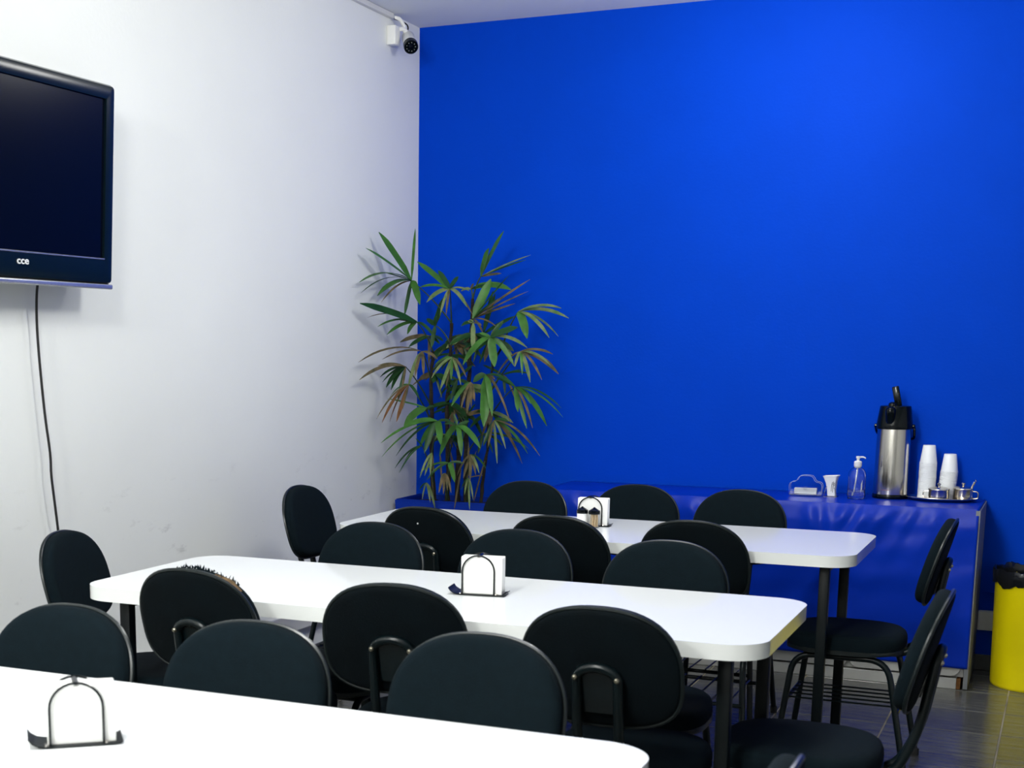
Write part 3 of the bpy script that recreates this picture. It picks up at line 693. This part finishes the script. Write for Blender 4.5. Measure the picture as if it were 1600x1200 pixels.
for (cx, cy, n, which) in ((-.543, 6.618, 26, 'taller'), (-.464, 6.640, 20, 'shorter')):
    for k in range(n):
        c = cup0 if first else cup0.copy()
        if not first: COL.objects.link(c)
        first = False
        c.location = (cx+rnd.uniform(-.0006, .0006)-.0006*k*(which == 'shorter')*-.6, cy+rnd.uniform(-.0005, .0005), TZ+.0002+k*.0061)
        q = n-1-k
        tag(c, 'white plastic cup, %s of the %s upturned stack on the tray' % ('topmost' if q == 0 else 'lowest' if k == 0 else ORD[q]+' from the top', which), 'cup', 'upturned cups in the %s stack' % which)
def pot(name, loc, label, r, h, lid_tilt, m, hx):
    t = empty(name, loc, 0, label, 'sugar bowl', 'sugar pots on the tray')
    new_obj('bowl', lt([(0, 0), (r*.88, 0), (r*.97, .006), (r, h*.4), (r*.98, h*.92), (r*1.03, h), (r*.99, h), (r*.94, h*.92), (0, h*.9)], 36), m, t)
    bm = lt([(r*1.04, 0), (r*1.03, .004), (r*.7, .010), (r*.2, .013), (0, .0135), (0, .002)], 32)
    l = new_obj('lid', xf(bm, Matrix.Translation((0, 0, h)) @ Matrix.Rotation(lid_tilt, 4, 'X')), m, t)
    new_obj('knob', lt([(0, 0), (.004, 0), (.004, .006), (.0075, .010), (.0075, .014), (.004, .017), (0, .0175)], 14, c=(0, 0, h+.011)), m, l)
    pts = fillet([(hx*r*.95, 0, h*.82), (hx*(r+.020), 0, h*.80), (hx*(r+.020), 0, h*.22), (hx*r*.95, 0, h*.2)], .012, 5)
    new_obj('handle', tb(pts, .0026, n=7), m, t)
    return t
pot('sugar_bowl', (-.487, 6.548, TZ), 'low steel sugar bowl with flat lid on the tray before the taller cup stack', .0425, .046, 0, m_steel, -1)
p2 = pot('sugar_bowl', (-.392, 6.578, TZ), 'rounder steel sugar pot holding a spoon at the right end of the tray', .041, .050, 0, m_steel_warm, 1)
spn = empty('teaspoon', (-.362, 6.585, TZ+.045), 0, 'small steel spoon sticking out of the right sugar pot', 'spoon')
new_obj('spoon_handle', tb([(-.012, 0, -.03), (.0, 0, .006), (.014, 0, .036)], [.0022, .0022, .0028], n=7, flat=(1, 1.6)), m_steel_warm, spn)
new_obj('spoon_bowl', xf(lt([(0, -.001), (.006, .0), (.0085, .003), (.0075, .0034), (0, .001)], 14, sx=.8, sy=1.3), Matrix.Translation((.016, 0, .041)) @ Matrix.Rotation(math.radians(62), 4, 'Y')), m_steel_warm, spn)

# sanitiser bottle
bt = empty('pump_bottle', (-.820, 6.50, Z0), math.radians(8), 'clear round-shouldered bottle with white pump top beside the flask', 'bottle')
new_obj('bottle_body', lt([(0, .0), (.034, .0), (.0375, .004), (.038, .012), (.038, .095), (.036, .112), (.028, .128), (.014, .137), (.0135, .146), (.0115, .146), (.0115, .135), (.026, .126), (.034, .110), (.0362, .095), (.0362, .012), (.034, .006), (0, .005)], 36), m_glass, bt)
new_obj('liquid', lt([(0, .0055), (.0335, .0065), (.0357, .012), (.0357, .030), (0, .030)], 30), m_gel, bt)
new_obj('dip_tube', tb(bezier([(.0, 0, .145), (-.002, 0, .09), (-.012, 0, .012)], 6), .0030, n=8), m_white_plastic, bt)
new_obj('pump_collar', lt([(.0115, .132), (.0155, .140), (.0165, .142), (.0165, .160), (.012, .163), (.006, .164), (0, .164)], 22), m_white_plastic, bt)
new_obj('pump_stem', lt([(.0062, .163), (.0062, .176), (0, .176)], 14), m_white_plastic, bt)
pn = bmesh.new(); lathe(pn, [(0, .174), (.009, .174), (.0095, .178), (.009, .183), (0, .184)], 16)
tube(pn, [(0, 0, .179), (.018, 0, .180), (.027, 0, .178), (.030, 0, .174)], [.0042, .0038, .003, .0028], n=8)
new_obj('pump_nozzle', pn, m_white_plastic, bt)
lb = bmesh.new(); q = []
for z in (.045, .085):
    q.append([lb.verts.new((.0365*math.cos(a), .0365*math.sin(a), z+.010*(k-2))) for k, a in enumerate([-1.1, -1.0, -.9])])
for k in range(2): lb.faces.new((q[0][k], q[0][k+1], q[1][k+1], q[1][k]))
new_obj('label_strip', lb, m_white_plastic, bt, smooth=False)

# white flared cup with line decoration and its wire stand
fc = empty('sachet_cup', (-.928, 6.53, Z0), math.radians(-6), 'white flared square cup with drawn squiggles in a wire stand on the counter', 'cup')
bm = bmesh.new(); rings = []
for z, hw, hd, sh in ((.004, .017, .015, .002), (.03, .018, .016, .0), (.06, .022, .018, -.002), (.080, .028, .021, -.004), (.090, .033, .024, -.004), (.091, .0305, .022, -.004), (.06, .019, .015, -.002), (.012, .015, .013, .0)):
    rings.append([bm.verts.new((x+sh, y, z+.004*(x > 0)*(z > .05))) for x, y in rrect(-hw, hw, -hd, hd, .006, 4)])
bm.faces.new(rings[0][::-1]); bm.faces.new(rings[-1])
for A, B in zip(rings, rings[1:]):
    n = len(A)
    for k in range(n): bm.faces.new((A[k], A[(k+1) % n], B[(k+1) % n], B[k]))
new_obj('cup_body', bm, m_white_plastic, fc)
sq = bmesh.new()
for x0, z0, s in ((.002, .025, 1), (.008, .020, .9)):
    tube(sq, [(x0, -.0175, z0), (x0+.001, -.0185, z0+.02), (x0+.004, -.0205, z0+.038), (x0+.009, -.0215, z0+.043), (x0+.010, -.0200, z0+.034), (x0+.005, -.0195, z0+.030)], .0009, n=5)
new_obj('squiggle_drawing', sq, m_print, fc)
wr = bmesh.new()
tube(wr, fillet([(-.026, -.028, .001), (-.026, .022, .001), (.028, .022, .001), (.028, -.028, .001)], .008, 4), .0014, n=6, closed=False)
tube(wr, fillet([(-.026, -.028, .001), (-.020, -.026, .040), (-.016, -.0195, .045)], .006, 3), .0014, n=6)
tube(wr, fillet([(.028, -.028, .001), (.020, -.026, .036), (.014, -.0195, .041)], .006, 3), .0014, n=6)
tube(wr, [(-.026, -.028, .001), (.028, -.028, .001)], .0014, n=6)
new_obj('wire_stand', wr, m_steel, fc)

# acrylic napkin holder: clear scalloped plates, base, paper inside
ah = empty('acrylic_napkin_holder', (-1.035, 6.51, Z0), math.radians(2), 'clear acrylic napkin holder with a scalloped top on the counter', 'napkin holder')
def scallop():
    pts = [(-.068, .008), (.068, .008)]
    pts += [(.070, .045), (.067, .056), (.058, .062)] + [(.046, .064), (.038, .070), (.033, .080), (.026, .088), (.012, .091)]
    pts += [(-x, z) for x, z in pts[2:]][::-1]
    return pts
for yy in (-.022, .022):
    bm = bmesh.new(); prism(bm, scallop(), 0, .0025)
    for v in bm.verts: v.co = Vector((v.co.x, yy+v.co.z, v.co.y))
    new_obj('clear_plate', bm, m_glass, ah)
    new_obj('plate_rim', tb([(x, yy+.00125, z) for x, z in scallop()], .0013, n=6, closed=True), m_glass_edge, ah)
new_obj('clear_base', bx(-.070, .070, -.026, .026, .006, .010, bev=.001, seg=1), m_glass, ah)
for sx in (-1, 1):
    for sy in (-1, 1):
        new_obj('foot', lt([(0, 0), (.004, 0), (.004, .006), (0, .006)], 10, c=(sx*.06, sy*.02, 0)), m_glass, ah)
bm = lt([(0, -.0015), (.007, -.0015), (.0078, 0), (.007, .0015), (0, .0015)], 16); xf(bm, Matrix.Translation((.0, -.0245, .036)) @ Matrix.Rotation(PI/2, 4, 'X'))
new_obj('round_emblem', bm, m_glass, ah)
bm = bmesh.new()
for k in range(7): box(bm, -.048, .046, -.016+.0046*k, -.0125+.0046*k, .0105, .0345+.0012*math.sin(k*2), bev=.0006, seg=1)
o = new_obj('napkin_pack', bm, m_paper); o.parent = None; o.location = ah.location; o.rotation_euler = ah.rotation_euler
tag(o, 'low white folded napkins inside the clear acrylic holder', 'napkins')

# ------------------------------------------------------------------ wire napkin holders on the tables
TT = .7502
def arch_pts(hw, h, y, z0=.006):
    r = hw
    return [(-hw, y, z0), (-hw, y, h-r*.98)] + [(-hw*math.cos(PI*i/14), y, h-r*.98+r*.98*math.sin(PI*i/14)) for i in range(1, 14)] + [(hw, y, h-r*.98), (hw, y, z0)]
def napkin_holder(x, y, rz, label, nlabel, base_len=.134, hw=.043, shakers=False):
    t = empty('napkin_holder', (x, y, TT), rz, label, 'napkin holder', 'black wire napkin holders on the white tables')
    # strip base with both ends curled up
    prof = [(-base_len/2-.012, .017), (-base_len/2-.006, .009), (-base_len/2+.004, .003), (-base_len/2+.018, .0005), (base_len/2-.008, .0005), (base_len/2+.002, .002), (base_len/2+.007, .005)]
    bm = bmesh.new(); D = .034; rows = []
    for px, pz in prof:
        rows.append([bm.verts.new((px, -D, pz)), bm.verts.new((px, D, pz)), bm.verts.new((px, D, pz+.0028)), bm.verts.new((px, -D, pz+.0028))])
    for A, B in zip(rows, rows[1:]):
        for k in range(4): bm.faces.new((A[k], A[(k+1) % 4], B[(k+1) % 4], B[k]))
    bm.faces.new(rows[0]); bm.faces.new(rows[-1][::-1])
    new_obj('base_plate', bm, m_black_steel, t)
    for yy in (-.026, .026):
        new_obj('wire_arch', tb(arch_pts(hw, .106, yy, .003), .0023, n=8), m_gloss_black, t)
    new_obj('top_bridge', tb([(0, -.026, .105), (0, .026, .105)], .0022, n=8, flat=(1, 2.2)), m_gloss_black, t)
    for sx in (-1, 1):
        new_obj('rivet', lt([(0, 0), (.0055, 0), (.005, .0022), (0, .003)], 12, c=(sx*hw*1.12, -.022, .0033)), m_steel, t)
    bm = bmesh.new(); ox = .008
    for k in range(10): box(bm, -.055+ox, .055+ox, -.021+.0042*k, -.0175+.0042*k, .0036, .1005+.0018*math.sin(k*1.7), bev=.0006, seg=1)
    o = new_obj('napkin_pack', bm, m_paper); o.location = (x, y, TT); o.rotation_euler = (0, 0, rz)
    tag(o, nlabel, 'napkins', 'napkin packs in the wire holders')
    return t
napkin_holder(-1.45, 1.865, math.radians(40), 'black wire arch napkin holder on the nearest table, with curled base end', 'white napkins in the holder on the nearest table')
napkin_holder(-1.386, 3.508, math.radians(9), 'black wire arch napkin holder alone on the middle table', 'white napkins in the holder on the middle table')
napkin_holder(-1.570, 5.075, math.radians(6), 'black wire arch napkin holder behind two shakers on the far table', 'white napkins behind the shakers on the far table')
def shaker(x, y, label, kind):
    t = empty('shaker', (x, y, TT), 0, label, 'shaker', 'shakers at the far table napkin holder')
    r = .0195
    if kind == 'salt':
        new_obj('jar', lt([(0, .001), (r, .001), (r, .050), (0, .050)], 24), m_white_plastic, t)
    else:
        new_obj('jar', lt([(0, .001), (r, .001), (r, .050), (r-.0012, .050), (r-.0012, .003), (0, .003)], 24), m_glass, t)
        bm = bmesh.new()
        for k in range(46):
            a = rnd.uniform(0, 2*PI); q = (r-.0035)*math.sqrt(rnd.random()); b = a+rnd.uniform(-.5, .5)
            tube(bm, [(q*math.cos(a), q*math.sin(a), .004), (q*math.cos(b)*.9, q*math.sin(b)*.9, .049)], .0010, n=5)
        tag(new_obj('toothpicks', bm, m_pick, t), 'pale wooden toothpicks', kind='stuff')
    new_obj('cap', lt([(0, .0495), (r+.0012, .0495), (r+.0016, .052), (r+.0012, .062), (r*.85, .064), (0, .0755)], 24), m_gloss_black, t)
    return t
shaker(-1.588, 5.022, 'white salt shaker with black pointed cap on the far table', 'salt')
shaker(-1.541, 5.016, 'clear toothpick jar with black pointed cap on the far table', 'pick')

# ------------------------------------------------------------------ yellow bin
can = empty('trash_can', (-.055, 6.49, 0), 0, 'tall bright yellow round trash can by the blue wall at the right edge', 'trash can')
new_obj('can_body', lt([(0, 0), (.164, 0), (.168, .004), (.170, .012), (.180, .455), (.183, .460), (.183, .468), (.177, .468), (.175, .458), (.165, .02), (0, .015)], 56), m_yellow, can)
bm = bmesh.new(); seg = 120; rows = []
for j, (r, z) in enumerate(((.170, .30), (.173, .44), (.174, .474), (.178, .494), (.184, .497), (.189, .486), (.190, .468), (.188, .450), (.1855, .438))):
    row = []
    for k in range(seg):
        a = 2*PI*k/seg; ca, sa = math.cos(a), math.sin(a)
        nz = noise.noise((ca*4, sa*4, j*.5)); n2 = noise.noise((ca*14, sa*14, j*.9))
        f = 0 if j < 2 else 1
        rr = r+f*(.006*abs(n2)+.004*nz*(j > 3)); zz = z+f*(.012*nz*(j > 2)+.008*n2*(j > 2))
        if j >= 6: zz -= .018*max(0, noise.noise((ca*2.2, sa*2.2, 5)))
        row.append(bm.verts.new((rr*ca, rr*sa, zz)))
    rows.append(row)
for A, B in zip(rows, rows[1:]):
    for k in range(seg): bm.faces.new((A[k], A[(k+1) % seg], B[(k+1) % seg], B[k]))
bag = new_obj('trash_bag', bm, m_bag); bag.location = (-.055, 6.49, 0)
tag(bag, 'crumpled black bag folded over the rim of the yellow trash can', 'bag')
